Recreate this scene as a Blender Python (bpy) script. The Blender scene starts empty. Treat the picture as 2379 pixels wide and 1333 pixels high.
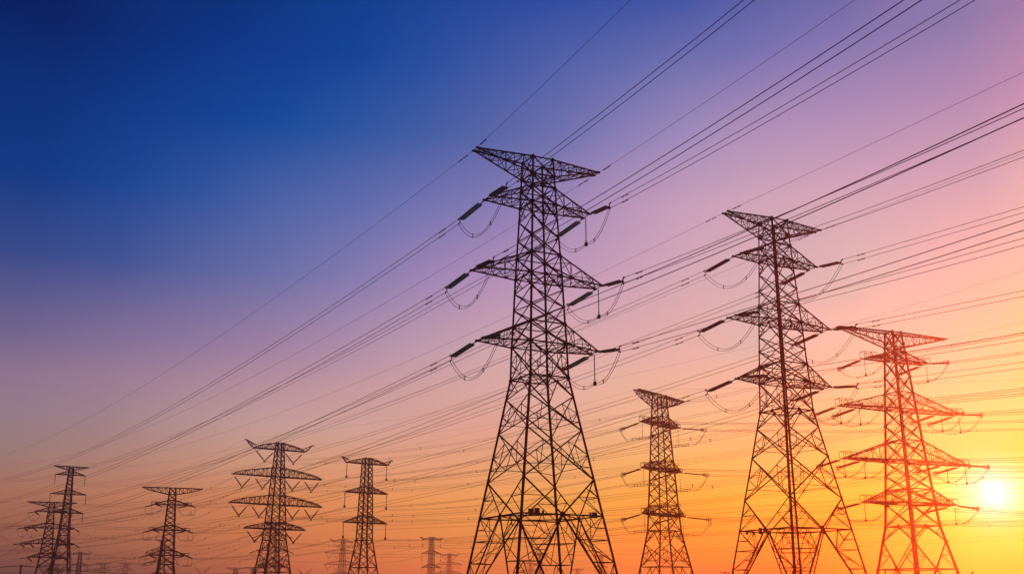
import bpy, math, random
from mathutils import Vector, Quaternion
random.seed(7)
scn = bpy.context.scene
COL = scn.collection
PI = math.pi

# ------------------------------------------------------------------ camera
FPX = 2513.09          # focal length in pixels of a 2379 px wide picture
PITCH = math.radians(16.354)
CAMZ = 1.7
cam = bpy.data.objects.new("camera", bpy.data.cameras.new("camera"))
COL.objects.link(cam)
cam.location = (0, 0, CAMZ)
cam.rotation_euler = (PI / 2 + PITCH, 0, 0)
cam.data.sensor_width = 36
cam.data.lens = FPX / 2379 * 36
cam.data.clip_end = 20000
scn.camera = cam

def ray(px, py):
    """world direction seen at a pixel of the photograph"""
    x = (px - 1189.5) / FPX; u = (666.5 - py) / FPX
    d = Vector((x, math.cos(PITCH) - u * math.sin(PITCH), math.sin(PITCH) + u * math.cos(PITCH)))
    return d.normalized()

# ------------------------------------------------------------------ sky and sun
SUN = ray(2310, 1145)
SUN_AZ = math.atan2(SUN.x, SUN.y); SUN_EL = math.asin(SUN.z)

def lin(c):
    return [((v / 255) / 12.92 if v / 255 <= 0.04045 else ((v / 255 + 0.055) / 1.055) ** 2.4) for v in c]

# sky colours (sRGB) by heading (degrees from straight ahead) and elevation (degrees)
ELS = [-2, 1.6, 3.4, 5.3, 7.1, 9.0, 10.9, 12.8, 16.6, 20.4, 24.2, 28.0, 31.6, 36, 45, 90]
SKYLIN = {
 -25: [(0.2307,0.0802,0.0648),(0.1632,0.0626,0.0533),(0.3479,0.1260,0.0696),(0.4139,0.1728,0.1075),(0.3349,0.2088,0.1928),(0.2958,0.2115,0.2602),(0.2712,0.1796,0.2863),(0.1584,0.1316,0.2792),(0.0321,0.0695,0.2574),(0.0000,0.0417,0.2388),(0.0000,0.0307,0.1980),(0.0000,0.0154,0.1272),(0.0016,0.0153,0.1207),(0.0013,0.0130,0.1026),(0.0009,0.0092,0.0724),(0.0020,0.0100,0.0600)],
 -21: [(0.2670,0.0921,0.0651),(0.1962,0.0752,0.0498),(0.3947,0.1470,0.0742),(0.4826,0.1983,0.1112),(0.4102,0.2285,0.1947),(0.3471,0.2328,0.2697),(0.3191,0.2064,0.3022),(0.2152,0.1626,0.3117),(0.0450,0.0850,0.2980),(0.0036,0.0616,0.2961),(0.0000,0.0413,0.2486),(0.0000,0.0253,0.1808),(0.0018,0.0217,0.1553),(0.0015,0.0184,0.1320),(0.0011,0.0130,0.0932),(0.0020,0.0100,0.0600)],
 -17: [(0.3820,0.1157,0.0686),(0.3441,0.1063,0.0564),(0.5172,0.1771,0.0714),(0.5872,0.2311,0.1081),(0.5295,0.2815,0.2054),(0.4480,0.2920,0.3004),(0.3899,0.2453,0.3289),(0.2694,0.1915,0.3456),(0.0925,0.1252,0.3481),(0.0222,0.0882,0.3419),(0.0000,0.0538,0.2920),(0.0000,0.0349,0.2379),(0.0000,0.0242,0.1561),(0.0022,0.0266,0.1666),(0.0015,0.0188,0.1176),(0.0020,0.0100,0.0600)],
 -13: [(0.5354,0.1433,0.0720),(0.4977,0.1312,0.0594),(0.6466,0.2077,0.0700),(0.6981,0.2596,0.0949),(0.6330,0.3306,0.2143),(0.5480,0.3492,0.3241),(0.4725,0.2921,0.3524),(0.3470,0.2287,0.3720),(0.1370,0.1615,0.3910),(0.0627,0.1229,0.3865),(0.0000,0.0720,0.3300),(0.0000,0.0433,0.2794),(0.0000,0.0373,0.2100),(0.0038,0.0348,0.1993),(0.0027,0.0246,0.1407),(0.0020,0.0100,0.0600)],
 -9: [(0.6612,0.1675,0.0718),(0.6285,0.1567,0.0610),(0.7227,0.2312,0.0634),(0.7706,0.3008,0.1028),(0.7178,0.3452,0.1933),(0.6202,0.3732,0.3317),(0.5465,0.3313,0.3660),(0.4264,0.2750,0.3952),(0.2142,0.1991,0.4323),(0.1022,0.1466,0.4158),(0.0175,0.0921,0.3570),(0.0000,0.0578,0.3171),(0.0000,0.0449,0.2585),(0.0080,0.0426,0.2307),(0.0056,0.0301,0.1629),(0.0020,0.0100,0.0600)],
 -5: [(0.7742,0.1905,0.0694),(0.7174,0.1737,0.0541),(0.7896,0.2737,0.0665),(0.8414,0.3341,0.0960),(0.7701,0.3647,0.2028),(0.6786,0.3712,0.3110),(0.6261,0.3691,0.3660),(0.5263,0.3412,0.4162),(0.3322,0.2407,0.4630),(0.1653,0.1768,0.4430),(0.0469,0.1112,0.3751),(0.0121,0.0756,0.3474),(0.0041,0.0522,0.2979),(0.0155,0.0506,0.2604),(0.0110,0.0357,0.1838),(0.0020,0.0100,0.0600)],
 -1: [(0.8629,0.2112,0.0658),(0.7408,0.1882,0.0471),(0.7855,0.2978,0.0598),(0.8455,0.3643,0.0918),(0.7954,0.3777,0.1842),(0.7413,0.3809,0.2898),(0.6798,0.4023,0.3716),(0.6214,0.3979,0.4274),(0.4440,0.2843,0.4854),(0.2361,0.2069,0.4625),(0.0921,0.1347,0.3958),(0.0400,0.0969,0.3734),(0.0097,0.0598,0.3308),(0.0262,0.0591,0.2854),(0.0185,0.0417,0.2015),(0.0020,0.0100,0.0600)],
 3: [(0.9093,0.2278,0.0619),(0.6534,0.1953,0.0441),(0.7996,0.3167,0.0474),(0.8081,0.3869,0.0737),(0.7893,0.4160,0.1677),(0.7564,0.4217,0.2716),(0.7322,0.4368,0.3600),(0.6841,0.4238,0.4190),(0.5269,0.3301,0.4901),(0.3452,0.2539,0.4803),(0.1477,0.1681,0.4293),(0.0755,0.1208,0.3973),(0.0151,0.0671,0.3520),(0.0378,0.0679,0.3025),(0.0267,0.0479,0.2135),(0.0020,0.0100,0.0600)],
 7: [(0.9236,0.2413,0.0569),(0.7540,0.1963,0.0369),(0.8143,0.3004,0.0288),(0.8305,0.4059,0.0530),(0.8195,0.4520,0.1272),(0.7918,0.4900,0.2614),(0.7572,0.4659,0.3333),(0.7127,0.4312,0.4105),(0.5832,0.3768,0.4804),(0.4850,0.3193,0.4981),(0.2460,0.2219,0.4769),(0.1066,0.1414,0.4141),(0.0198,0.0701,0.3576),(0.0515,0.0771,0.3127),(0.0363,0.0544,0.2207),(0.0020,0.0100,0.0600)],
 10: [(0.9405,0.2506,0.0509),(0.7997,0.1760,0.0277),(0.8226,0.3140,0.0211),(0.8367,0.4303,0.0374),(0.8305,0.4833,0.1269),(0.8119,0.5018,0.2333),(0.7429,0.4764,0.3361),(0.7281,0.4508,0.4006),(0.6321,0.4099,0.4777),(0.5552,0.3563,0.5003),(0.3185,0.2552,0.4959),(0.1377,0.1552,0.4240),(0.0174,0.0738,0.3592),(0.0681,0.0869,0.3198),(0.0481,0.0613,0.2257),(0.0020,0.0100,0.0600)],
 13: [(0.9573,0.2650,0.0448),(0.8138,0.1439,0.0104),(0.8280,0.3194,0.0146),(0.8345,0.4802,0.0440),(0.8243,0.4876,0.1291),(0.8095,0.4865,0.2288),(0.7974,0.4825,0.3248),(0.5950,0.4716,0.4201),(0.6233,0.4291,0.4803),(0.5825,0.3771,0.4841),(0.3807,0.2732,0.4944),(0.1484,0.1596,0.4312),(0.0536,0.0912,0.3660),(0.0969,0.1018,0.3283),(0.0684,0.0719,0.2317),(0.0020,0.0100,0.0600)],
 16: [(0.9644,0.3033,0.0424),(0.8204,0.1574,0.0000),(0.8327,0.3041,0.0000),(0.8375,0.4923,0.0380),(0.8277,0.5167,0.1071),(0.8162,0.5193,0.2221),(0.8091,0.5165,0.3222),(0.7876,0.5026,0.4075),(0.6193,0.4517,0.4756),(0.5915,0.3858,0.4815),(0.4020,0.2748,0.4876),(0.1812,0.1725,0.4377),(0.0786,0.1051,0.3630),(0.1287,0.1169,0.3337),(0.0908,0.0825,0.2356),(0.0020,0.0100,0.0600)],
 19: [(0.9637,0.3697,0.0429),(0.8209,0.1903,0.0000),(0.8363,0.2751,0.0000),(0.8430,0.4868,0.0328),(0.8344,0.5564,0.1206),(0.8245,0.5680,0.2038),(0.8164,0.5605,0.3062),(0.8103,0.5369,0.3876),(0.6233,0.4737,0.4667),(0.5869,0.3739,0.4829),(0.4004,0.2721,0.4777),(0.2047,0.1806,0.4315),(0.0909,0.1102,0.3523),(0.1534,0.1282,0.3327),(0.1082,0.0905,0.2348),(0.0020,0.0100,0.0600)],
 22: [(0.9540,0.4472,0.0453),(0.8151,0.2379,0.0000),(0.8391,0.3543,0.0000),(1.0000,0.8443,0.1812),(0.8410,0.5810,0.1384),(0.8285,0.6215,0.2309),(0.8149,0.5898,0.3156),(0.8134,0.5454,0.3787),(0.6904,0.4625,0.4552),(0.5975,0.3714,0.4796),(0.4086,0.2676,0.4640),(0.2247,0.1845,0.4174),(0.2115,0.1652,0.3927),(0.1798,0.1405,0.3338),(0.1269,0.0991,0.2356),(0.0020,0.0100,0.0600)],
 25: [(0.9387,0.4287,0.0452),(0.8019,0.2325,0.0000),(0.8354,0.3646,0.0000),(1.0000,0.8801,0.1591),(0.8401,0.5618,0.0752),(0.8313,0.6575,0.2223),(0.8242,0.6213,0.2870),(0.8218,0.5836,0.3354),(0.7959,0.4830,0.4275),(0.6026,0.3736,0.4722),(0.4348,0.2650,0.4445),(0.2431,0.1944,0.4138),(0.2469,0.1835,0.4018),(0.2098,0.1560,0.3415),(0.1481,0.1101,0.2411),(0.0020,0.0100,0.0600)],
 28: [(0.9387,0.4287,0.0452),(0.9443,0.4609,0.0513),(0.9846,0.7280,0.1057),(1.0000,0.8813,0.1612),(0.8386,0.6141,0.1446),(0.8316,0.6821,0.2047),(0.8279,0.7034,0.2218),(0.8260,0.6667,0.2613),(0.8039,0.5340,0.4080),(0.7539,0.4361,0.4511),(0.5301,0.2713,0.4422),(0.3402,0.2018,0.3941),(0.3455,0.2009,0.3944),(0.2937,0.1708,0.3352),(0.2073,0.1205,0.2366),(0.0020,0.0100,0.0600)]}
SKY = dict(SKYLIN)
SKY[60] = SKY[max(SKYLIN)]
dim = [tuple(v * .55 for v in c) for c in SKY[min(SKY)]]
SKY[-60] = dim; SKY[180] = dim; SKY[-180] = dim
SKY_GAIN = 1.0

w = bpy.data.worlds.new("World"); scn.world = w; w.use_nodes = True
nt = w.node_tree; nt.nodes.clear()
N = nt.nodes; Lk = nt.links.new
def math_node(op, a, b=None, clamp=False):
    n = N.new("ShaderNodeMath"); n.operation = op; n.use_clamp = clamp
    for i, v in enumerate((a, b)):
        if v is None: continue
        if isinstance(v, (int, float)): n.inputs[i].default_value = v
        else: Lk(v, n.inputs[i])
    return n.outputs[0]
tc = N.new("ShaderNodeTexCoord")
nrm = N.new("ShaderNodeVectorMath"); nrm.operation = 'NORMALIZE'; Lk(tc.outputs["Generated"], nrm.inputs[0])
sep = N.new("ShaderNodeSeparateXYZ"); Lk(nrm.outputs[0], sep.inputs[0])
az = math_node('MULTIPLY', math_node('ARCTAN2', sep.outputs[0], sep.outputs[1]), 180 / PI)
el = math_node('MULTIPLY', math_node('ARCSINE', sep.outputs[2]), 180 / PI)
E0, E1 = -2.0, 90.0
elf = math_node('POWER', math_node('DIVIDE', math_node('SUBTRACT', el, E0), E1 - E0, True), 0.5)
cols = sorted(SKY)
prev = None
for i, a in enumerate(cols):
    r = N.new("ShaderNodeValToRGB"); cr = r.color_ramp; cr.interpolation = 'LINEAR'
    stops = list(zip(ELS, SKY[a]))
    for k, (e, c) in enumerate(stops):
        p = ((e - E0) / (E1 - E0)) ** 0.5
        elem = cr.elements[k] if k < 2 else cr.elements.new(p)
        elem.position = p; elem.color = (*c, 1)
    Lk(elf, r.inputs[0])
    if prev is None: prev = r.outputs[0]; continue
    a0 = cols[i - 1]
    f = N.new("ShaderNodeMapRange"); f.interpolation_type = 'LINEAR'; f.clamp = True
    Lk(az, f.inputs[0]); f.inputs[1].default_value = a0; f.inputs[2].default_value = a
    m = N.new("ShaderNodeMix"); m.data_type = 'RGBA'
    Lk(f.outputs[0], m.inputs[0]); Lk(prev, m.inputs[6]); Lk(r.outputs[0], m.inputs[7])
    prev = m.outputs[2]
# the sun itself with its aureole, both round the sun's own direction
dotn = N.new("ShaderNodeVectorMath"); dotn.operation = 'DOT_PRODUCT'
Lk(nrm.outputs[0], dotn.inputs[0]); dotn.inputs[1].default_value = SUN
ang = math_node('MULTIPLY', math_node('ARCCOSINE', math_node('MINIMUM', dotn.outputs[1], 0.9999999)), 180 / PI)
def gauss(s, amp):
    return math_node('MULTIPLY', math_node('EXPONENT', math_node('MULTIPLY', math_node('POWER', math_node('DIVIDE', ang, s), 2), -1)), amp)
def addc(prev, val, colr):
    m = N.new("ShaderNodeMix"); m.data_type = 'RGBA'; m.blend_type = 'ADD'; m.clamp_result = False
    m.inputs[0].default_value = 1.0
    mm = N.new("ShaderNodeMix"); mm.data_type = 'RGBA'; mm.blend_type = 'MULTIPLY'; mm.inputs[0].default_value = 1
    cmb = N.new("ShaderNodeCombineColor")
    for k in range(3): Lk(val, cmb.inputs[k])
    Lk(cmb.outputs[0], mm.inputs[6]); mm.inputs[7].default_value = (*colr, 1)
    Lk(prev, m.inputs[6]); Lk(mm.outputs[2], m.inputs[7])
    return m.outputs[2]
prev = addc(prev, gauss(0.4, 0.5), (1.0, 1.0, 1.0))
prev = addc(prev, gauss(1.15, 0.85), (0.1, 0.35, 1.0))
prev = addc(prev, gauss(2.4, 0.08), (0.2, 0.6, 1.0))
bg = N.new("ShaderNodeBackground"); Lk(prev, bg.inputs[0]); bg.inputs[1].default_value = SKY_GAIN
out = N.new("ShaderNodeOutputWorld"); Lk(bg.outputs[0], out.inputs[0])

sl = bpy.data.lights.new("sun_light", 'SUN'); sl.energy = 3.6; sl.angle = math.radians(0.5)
sl.color = (1.0, 0.060, 0.008)
so = bpy.data.objects.new("sun_light", sl); COL.objects.link(so)
so.rotation_euler = SUN.to_track_quat('Z', 'Y').to_euler(); so.location = SUN * 100
scn.view_settings.view_transform = 'Standard'; scn.view_settings.look = 'None'
scn.view_settings.exposure = 0; scn.view_settings.gamma = 1
scn.cycles.volume_bounces = 0
scn.cycles.max_bounces = 6
HAZE_DENSITY = 2.3e-4
HAZE_ANISO = 0.885

# ------------------------------------------------------------------ materials
def mat(name, c1, c2=None, rough=.6, metal=0., scale=3., bump=0):
    m = bpy.data.materials.new(name); m.use_nodes = True
    t = m.node_tree; b = t.nodes["Principled BSDF"]
    b.inputs["Roughness"].default_value = rough; b.inputs["Specular IOR Level"].default_value = .2; b.inputs["Metallic"].default_value = metal
    if c2 is None: b.inputs["Base Color"].default_value = (*c1, 1); return m
    g = t.nodes.new("ShaderNodeTexCoord")
    n = t.nodes.new("ShaderNodeTexNoise"); n.inputs["Scale"].default_value = scale; n.inputs["Detail"].default_value = 5
    t.links.new(g.outputs["Object"], n.inputs["Vector"])
    r = t.nodes.new("ShaderNodeValToRGB"); r.color_ramp.elements[0].position = .35; r.color_ramp.elements[1].position = .7
    r.color_ramp.elements[0].color = (*c1, 1); r.color_ramp.elements[1].color = (*c2, 1)
    t.links.new(n.outputs[0], r.inputs[0]); t.links.new(r.outputs[0], b.inputs["Base Color"])
    if bump:
        bm = t.nodes.new("ShaderNodeBump"); bm.inputs["Strength"].default_value = bump
        t.links.new(n.outputs[0], bm.inputs["Height"]); t.links.new(bm.outputs[0], b.inputs["Normal"])
    return m
def glassy(m):
    m.node_tree.nodes["Principled BSDF"].inputs["Transmission Weight"].default_value = .55
    m.node_tree.nodes["Principled BSDF"].inputs["IOR"].default_value = 1.2
    return m
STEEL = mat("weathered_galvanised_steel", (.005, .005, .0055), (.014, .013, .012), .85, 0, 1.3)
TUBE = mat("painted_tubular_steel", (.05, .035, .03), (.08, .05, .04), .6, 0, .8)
GLASS = glassy(mat("green_insulator_glass", (.04, .36, .30), (.06, .44, .38), .35, 0, 2))
OLIVE = mat("olive_insulator_glass", (.2, .21, .11), (.26, .26, .14), .4, 0, 2)
BROWN = mat("brown_porcelain", (.05, .02, .012), (.08, .03, .018), .35, 0, 2)
WIRE = mat("dark_aluminium_strand", (.02, .02, .022), None, .7)
RED = mat("red_enamel", (.16, .012, .012), (.2, .02, .015), .5, 0, 6)
GREY = mat("grey_enamel", (.12, .1, .1), (.18, .15, .14), .5, 0, 6)
BLUE = mat("blue_enamel", (.008, .02, .09), (.012, .03, .12), .5, 0, 6)
DARKRED = mat("dark_sign_paint", (.03, .01, .01), (.05, .02, .015), .5, 0, 6)
EARTH = mat("dry_grass_soil", (.03, .028, .015), (.07, .055, .03), .95, 0, .08, .3)
LEAF = mat("shrub_foliage", (.02, .035, .012), (.05, .07, .025), .8, 0, 4)
BLUEROOF = mat("blue_sheet_roof", (.01, .02, .08), (.015, .03, .11), .5, 0, 1)

# ------------------------------------------------------------------ mesh helpers
class MB:
    def __init__(s): s.v = []; s.f = []
    def bar(s, p, q, w, kind='box', ref=None):
        p = Vector(p); q = Vector(q); d = q - p
        if d.length < 1e-5: return
        d.normalize()
        r = Vector(ref) if ref is not None else Vector((0.13, 0.07, 1))
        if abs(d.dot(r.normalized())) > .97: r = Vector((1, .2, 0))
        a = d.cross(r).normalized(); b = d.cross(a).normalized()
        if kind == 'L':
            t = w * .22; h = w / 2
            prof = [(-h, -h), (h, -h), (h, -h + t), (-h + t, -h + t), (-h + t, h), (-h, h)]
        elif kind == 'tube':
            prof = [(w / 2 * math.cos(k * PI / 4), w / 2 * math.sin(k * PI / 4)) for k in range(8)]
        elif kind == 'tri':
            prof = [(w / 2 * math.cos(k * 2 * PI / 3), w / 2 * math.sin(k * 2 * PI / 3)) for k in range(3)]
        else:
            h = w / 2; prof = [(-h, -h), (h, -h), (h, h), (-h, h)]
        n = len(prof); i0 = len(s.v)
        for e in (p, q):
            for x, y in prof: s.v.append(tuple(e + a * x + b * y))
        for k in range(n):
            s.f.append((i0 + k, i0 + (k + 1) % n, i0 + n + (k + 1) % n, i0 + n + k))
        s.f.append(tuple(i0 + n - 1 - k for k in range(n))); s.f.append(tuple(i0 + n + k for k in range(n)))
    def path(s, pts, w, n=4, caps=True):
        pts = [Vector(p) for p in pts]; i0 = len(s.v)
        for i, p in enumerate(pts):
            d = (pts[min(i + 1, len(pts) - 1)] - pts[max(i - 1, 0)]).normalized()
            r = Vector((0, 0, 1)) if abs(d.z) < .95 else Vector((1, 0, 0))
            a = d.cross(r).normalized(); b = d.cross(a).normalized()
            for k in range(n):
                t = 2 * PI * k / n + PI / 4
                s.v.append(tuple(p + a * (w / 2 * math.cos(t)) + b * (w / 2 * math.sin(t))))
        for i in range(len(pts) - 1):
            for k in range(n):
                a0 = i0 + i * n + k; a1 = i0 + i * n + (k + 1) % n
                s.f.append((a0, a1, a1 + n, a0 + n))
        if caps:
            s.f.append(tuple(i0 + n - 1 - k for k in range(n))); e = i0 + (len(pts) - 1) * n
            s.f.append(tuple(e + k for k in range(n)))
    def box(s, c, h, ax=None):
        c = Vector(c); X, Y, Z = ax if ax else (Vector((1, 0, 0)), Vector((0, 1, 0)), Vector((0, 0, 1)))
        i0 = len(s.v)
        for sx in (-1, 1):
            for sy in (-1, 1):
                for sz in (-1, 1): s.v.append(tuple(c + X * (sx * h[0]) + Y * (sy * h[1]) + Z * (sz * h[2])))
        for f in ((0, 1, 3, 2), (4, 6, 7, 5), (0, 4, 5, 1), (2, 3, 7, 6), (0, 2, 6, 4), (1, 5, 7, 3)): s.f.append(tuple(i0 + k for k in f))
    def lathe(s, p, d, prof, n=8):
        """prof: list of (distance along d, radius)"""
        p = Vector(p); d = Vector(d).normalized()
        r = Vector((0, 0, 1)) if abs(d.z) < .9 else Vector((1, 0, 0))
        a = d.cross(r).normalized(); b = d.cross(a).normalized(); i0 = len(s.v)
        for x, rad in prof:
            for k in range(n):
                t = 2 * PI * k / n
                s.v.append(tuple(p + d * x + a * (rad * math.cos(t)) + b * (rad * math.sin(t))))
        for i in range(len(prof) - 1):
            for k in range(n):
                a0 = i0 + i * n + k; a1 = i0 + i * n + (k + 1) % n
                s.f.append((a0, a1, a1 + n, a0 + n))
        s.f.append(tuple(i0 + n - 1 - k for k in range(n))); e = i0 + (len(prof) - 1) * n
        s.f.append(tuple(e + k for k in range(n)))
    def ring(s, c, nrm, R, r, n=14):
        c = Vector(c); nrm = Vector(nrm).normalized()
        ref = Vector((0, 0, 1)) if abs(nrm.z) < .9 else Vector((1, 0, 0))
        a = nrm.cross(ref).normalized(); b = nrm.cross(a).normalized()
        pts = [c + a * (R * math.cos(2 * PI * k / n)) + b * (R * math.sin(2 * PI * k / n)) for k in range(n + 1)]
        s.path(pts, 2 * r, 4, False)
    def mesh(s, name, m):
        me = bpy.data.meshes.new(name); me.from_pydata(s.v, [], s.f); me.materials.append(m); me.update(); return me
    def build(s, name, m, parent=None):
        o = bpy.data.objects.new(name, s.mesh(name, m)); COL.objects.link(o)
        if parent: o.parent = parent
        return o

def tag(o, label, cat, group=None, kind=None):
    if label: o["label"] = label
    if cat: o["category"] = cat
    if group: o["group"] = group
    if kind: o["kind"] = kind
    return o
def empty(name, loc=(0, 0, 0), rz=0):
    o = bpy.data.objects.new(name, None); COL.objects.link(o); o.location = loc; o.rotation_euler = (0, 0, rz); o.empty_display_size = .5
    return o
def child_copy(src, parent):
    c = src.copy(); COL.objects.link(c); c.parent = parent
    for ch in src.children:
        d = ch.copy(); COL.objects.link(d); d.parent = c
    return c

# ------------------------------------------------------------------ setting
g = MB(); S = 1380
n = 24
for i in range(n + 1):
    for j in range(n + 1): g.v.append((-S + 2 * S * i / n, -S + 2 * S * j / n, 0))
for i in range(n):
    for j in range(n):
        a = i * (n + 1) + j; g.f.append((a, a + n + 1, a + n + 2, a + 1))
tag(g.build("ground", EARTH), "flat dry grass field under the pylons", "ground", kind="structure")

# ------------------------------------------------------------------ lattice pylons
class Pylon:
    """local axes: +x along the crossarms, +y along the line (away from the camera), z up.  Heights given above the camera."""
    def __init__(s, X, Y, psi, label, group=None, name="lattice_pylon", leg=.24, br=.13, fine=.08, steel=None, leg_kind='L', sc=1.0):
        s.X, s.Y, s.psi = X, Y, math.radians(psi)
        s.root = tag(empty(name, (X, Y, 0), s.psi), label, "pylon", group or "lattice power pylons across the field")
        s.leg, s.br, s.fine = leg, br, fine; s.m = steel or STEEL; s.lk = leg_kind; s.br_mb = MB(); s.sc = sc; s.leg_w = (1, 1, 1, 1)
    def W(s, x, y, z):
        """local (z above camera) to world"""
        c, n = math.cos(s.psi), math.sin(s.psi)
        return Vector((s.X + c * x - n * y, s.Y + n * x + c * y, z + CAMZ))
    def w_at(s, z):
        lv = s.lv
        for (z0, w0), (z1, w1) in zip(lv, lv[1:]):
            if z <= z0 and z >= z1: return w0 + (w1 - w0) * (z0 - z) / (z0 - z1)
        return lv[-1][1] if z < lv[-1][0] else lv[0][1]
    def body(s, lv, panels, horiz=(), plan=(), foot=None, plate=0.0, gap=0.0):
        """lv: (z, half width) top to bottom, last is the ground; panels: (z_top, z_bottom, type, count)"""
        lv = [(z + CAMZ, w_) for z, w_ in lv]; s.lv = lv
        C4 = ((-1, -1), (1, -1), (1, 1), (-1, 1))
        def P(k, z, f=1.0):
            w_ = s.w_at(z) * f; return Vector((C4[k % 4][0] * w_, C4[k % 4][1] * w_, z))
        for k in range(4):
            b = MB(); zs = [z for z, _ in lv]
            for i, (z0, z1) in enumerate(zip(zs, zs[1:])):
                wl = s.leg * s.leg_w[k] * (0.84 if i < len(zs) / 3 else 0.92 if i < len(zs) * 2 / 3 else 1)
                b.bar(P(k, z0), P(k, z1), wl, s.lk, ref=(C4[k][0], C4[k][1], 0))
                if s.lk == 'tube': b.bar(P(k, z1) + Vector((0, 0, .25)), P(k, z1) - Vector((0, 0, .25)), wl * 1.45, 'tube')
            # splice and step-bolt collars
            if s.leg > .2 and s.lk == 'L':
                z = zs[0] - 1
                while z > .5:
                    q = P(k, z); b.bar(q, q + Vector((C4[k][0] * .22, 0, 0)), .03, 'box'); z -= .9
            b.build("leg", s.m, s.root)
        B = s.br_mb; w1, w2 = s.br, s.fine
        BK = 'L' if (s.br > .1 and s.leg > .2) else 'box'
        def mid(a, b, t=.5): return a + (b - a) * t
        def gus(p, r, face):
            if not plate: return
            nrm = (Vector((0, -1, 0)), Vector((1, 0, 0)), Vector((0, 1, 0)), Vector((-1, 0, 0)))[face]
            t = Vector((0, 0, 1)).cross(nrm)
            B.lathe(p - nrm * .03, nrm, [(0, r), (.06, r)], 6)
        for (zt, zb, typ, cnt) in panels:
            zt += CAMZ; zb += CAMZ
            for c in range(cnt):
                z0 = zt + (zb - zt) * c / cnt; z1 = zt + (zb - zt) * (c + 1) / cnt
                big = (z0 - z1) > 4.0
                for k in range(4):
                    a0, b0, a1, b1 = P(k, z0), P(k + 1, z0), P(k, z1), P(k + 1, z1)
                    if typ in ('X', 'XR'):
                        B.bar(a0, b1, w1, BK); B.bar(b0, a1, w1, BK)
                        if typ == 'XR':
                            t = s.w_at(z0) / (s.w_at(z0) + s.w_at(z1)); ctr = mid(a0, b1, t)
                            for (l0, l1, s0, s1) in ((a0, a1, a0, a1), (b0, b1, b0, b1)):
                                m_ = mid(l0, l1, .5); u = mid(s0, ctr, .55); d_ = mid(s1, ctr, .5)
                                B.bar(m_, u, w2); B.bar(m_, d_, w2); B.bar(mid(l0, l1, .76), d_, w2)
                            for e0, e1 in ((a0, a1), (b0, b1)): B.bar(mid(e0, ctr, .55), mid(e1, ctr, .5), w2)
                            B.bar(mid(a1, ctr, .5), mid(b1, ctr, .5), w2 * .9)
                        gus(a1, plate * .8, k)
                    elif typ == 'A':      # apex in the middle of the top edge
                        m_ = mid(a0, b0); B.bar(m_, a1, w1, BK); B.bar(m_, b1, w1, BK)
                        if big or s.br > .1:
                            B.bar(mid(a0, a1, .5), mid(m_, a1, .5), w2); B.bar(mid(b0, b1, .5), mid(m_, b1, .5), w2)
                            B.bar(a0, mid(m_, a1, .5), w2); B.bar(b0, mid(m_, b1, .5), w2)
                        gus(m_, plate, k)
                    elif typ == 'V':      # diagonals meet in the middle of the bottom edge
                        m_ = mid(a1, b1); B.bar(a0, m_, w1 * 1.1, BK); B.bar(b0, m_, w1 * 1.1, BK)
                        for (l0, l1) in ((a0, a1), (b0, b1)):
                            q = mid(l0, m_, .5); B.bar(mid(l0, l1, .5), q, w2); B.bar(l1, q, w2); B.bar(mid(l0, l1, .5), mid(l0, m_, .25), w2)
                        gus(m_, plate * 1.3, k)
                    elif typ == 'Z':
                        if (c + k) % 2: B.bar(a0, b1, w1)
                        else: B.bar(b0, a1, w1)
        for z in horiz:
            z += CAMZ
            for k in range(4):
                B.bar(P(k, z), P(k + 1, z), w1 * 1.05, BK)
                gus(P(k, z), plate, k); gus(P(k + 1, z), plate, k)
        for z in plan:
            z += CAMZ
            M_ = [mid(P(k, z), P(k + 1, z)) for k in range(4)]
            for k in range(4): B.bar(M_[k], M_[(k + 1) % 4], w2)
            B.bar(P(0, z), P(2, z), w2); B.bar(P(1, z), P(3, z), w2)
        if foot is not None:              # splayed legs: big A panels with redundants and hip trusses
            z0 = foot + CAMZ; z1 = 0.0
            fr = (.24, .46, .68, .86)
            M_ = [mid(P(k, z0), P(k + 1, z0)) for k in range(4)]
            for k in range(4):
                B.bar(P(k, z0), P(k + 1, z0), w1 * 1.15, BK); B.bar(M_[k], M_[(k + 1) % 4], w1 * .9)
                for (l0, l1) in ((P(k, z0), P(k, z1)), (P(k + 1, z0), P(k + 1, z1))):
                    B.bar(M_[k], l1, w1 * 1.35, BK)
                    pl, pd = l0, M_[k]
                    for i, t in enumerate(fr):
                        ql, qd = mid(l0, l1, t), mid(M_[k], l1, t)
                        B.bar(ql, qd, w2 * 1.2)
                        if i % 2 == 0: B.bar(pl, qd, w2); B.bar(mid(pl, ql), mid(pl, qd), w2)
                        else: B.bar(pd, ql, w2); B.bar(mid(pd, qd), mid(pd, ql), w2)
                        if i == 0:
                            top = mid(l0, M_[k], .5); B.bar(top, qd, w2); B.bar(top, mid(l0, qd, .5), w2)
                        pl, pd = ql, qd
            for k in range(4):            # hip bracing across each leg
                la = P(k, z1); m0, m1 = M_[(k - 1) % 4], M_[k]
                for i, t in enumerate(fr[:3]):
                    a_, b_ = mid(m0, la, t), mid(m1, la, t)
                    B.bar(a_, b_, w2 * (1.3 if i == 1 else 1))
                a_, b_ = mid(m0, la, fr[1]), mid(m1, la, fr[1])
                for u in range(3):
                    p0 = mid(m0, m1, u / 3); p1 = mid(m0, m1, (u + 1) / 3); q0 = mid(a_, b_, u / 3); q1 = mid(a_, b_, (u + 1) / 3)
                    if u % 2: B.bar(p0, q1, w2)
                    else: B.bar(p1, q0, w2)
                c_ = mid(a_, b_); B.bar(c_, mid(m0, la, fr[2]), w2); B.bar(c_, mid(m1, la, fr[2]), w2)
                B.bar(mid(m0, la, fr[3]), mid(m1, la, fr[3]), w2)
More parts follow.
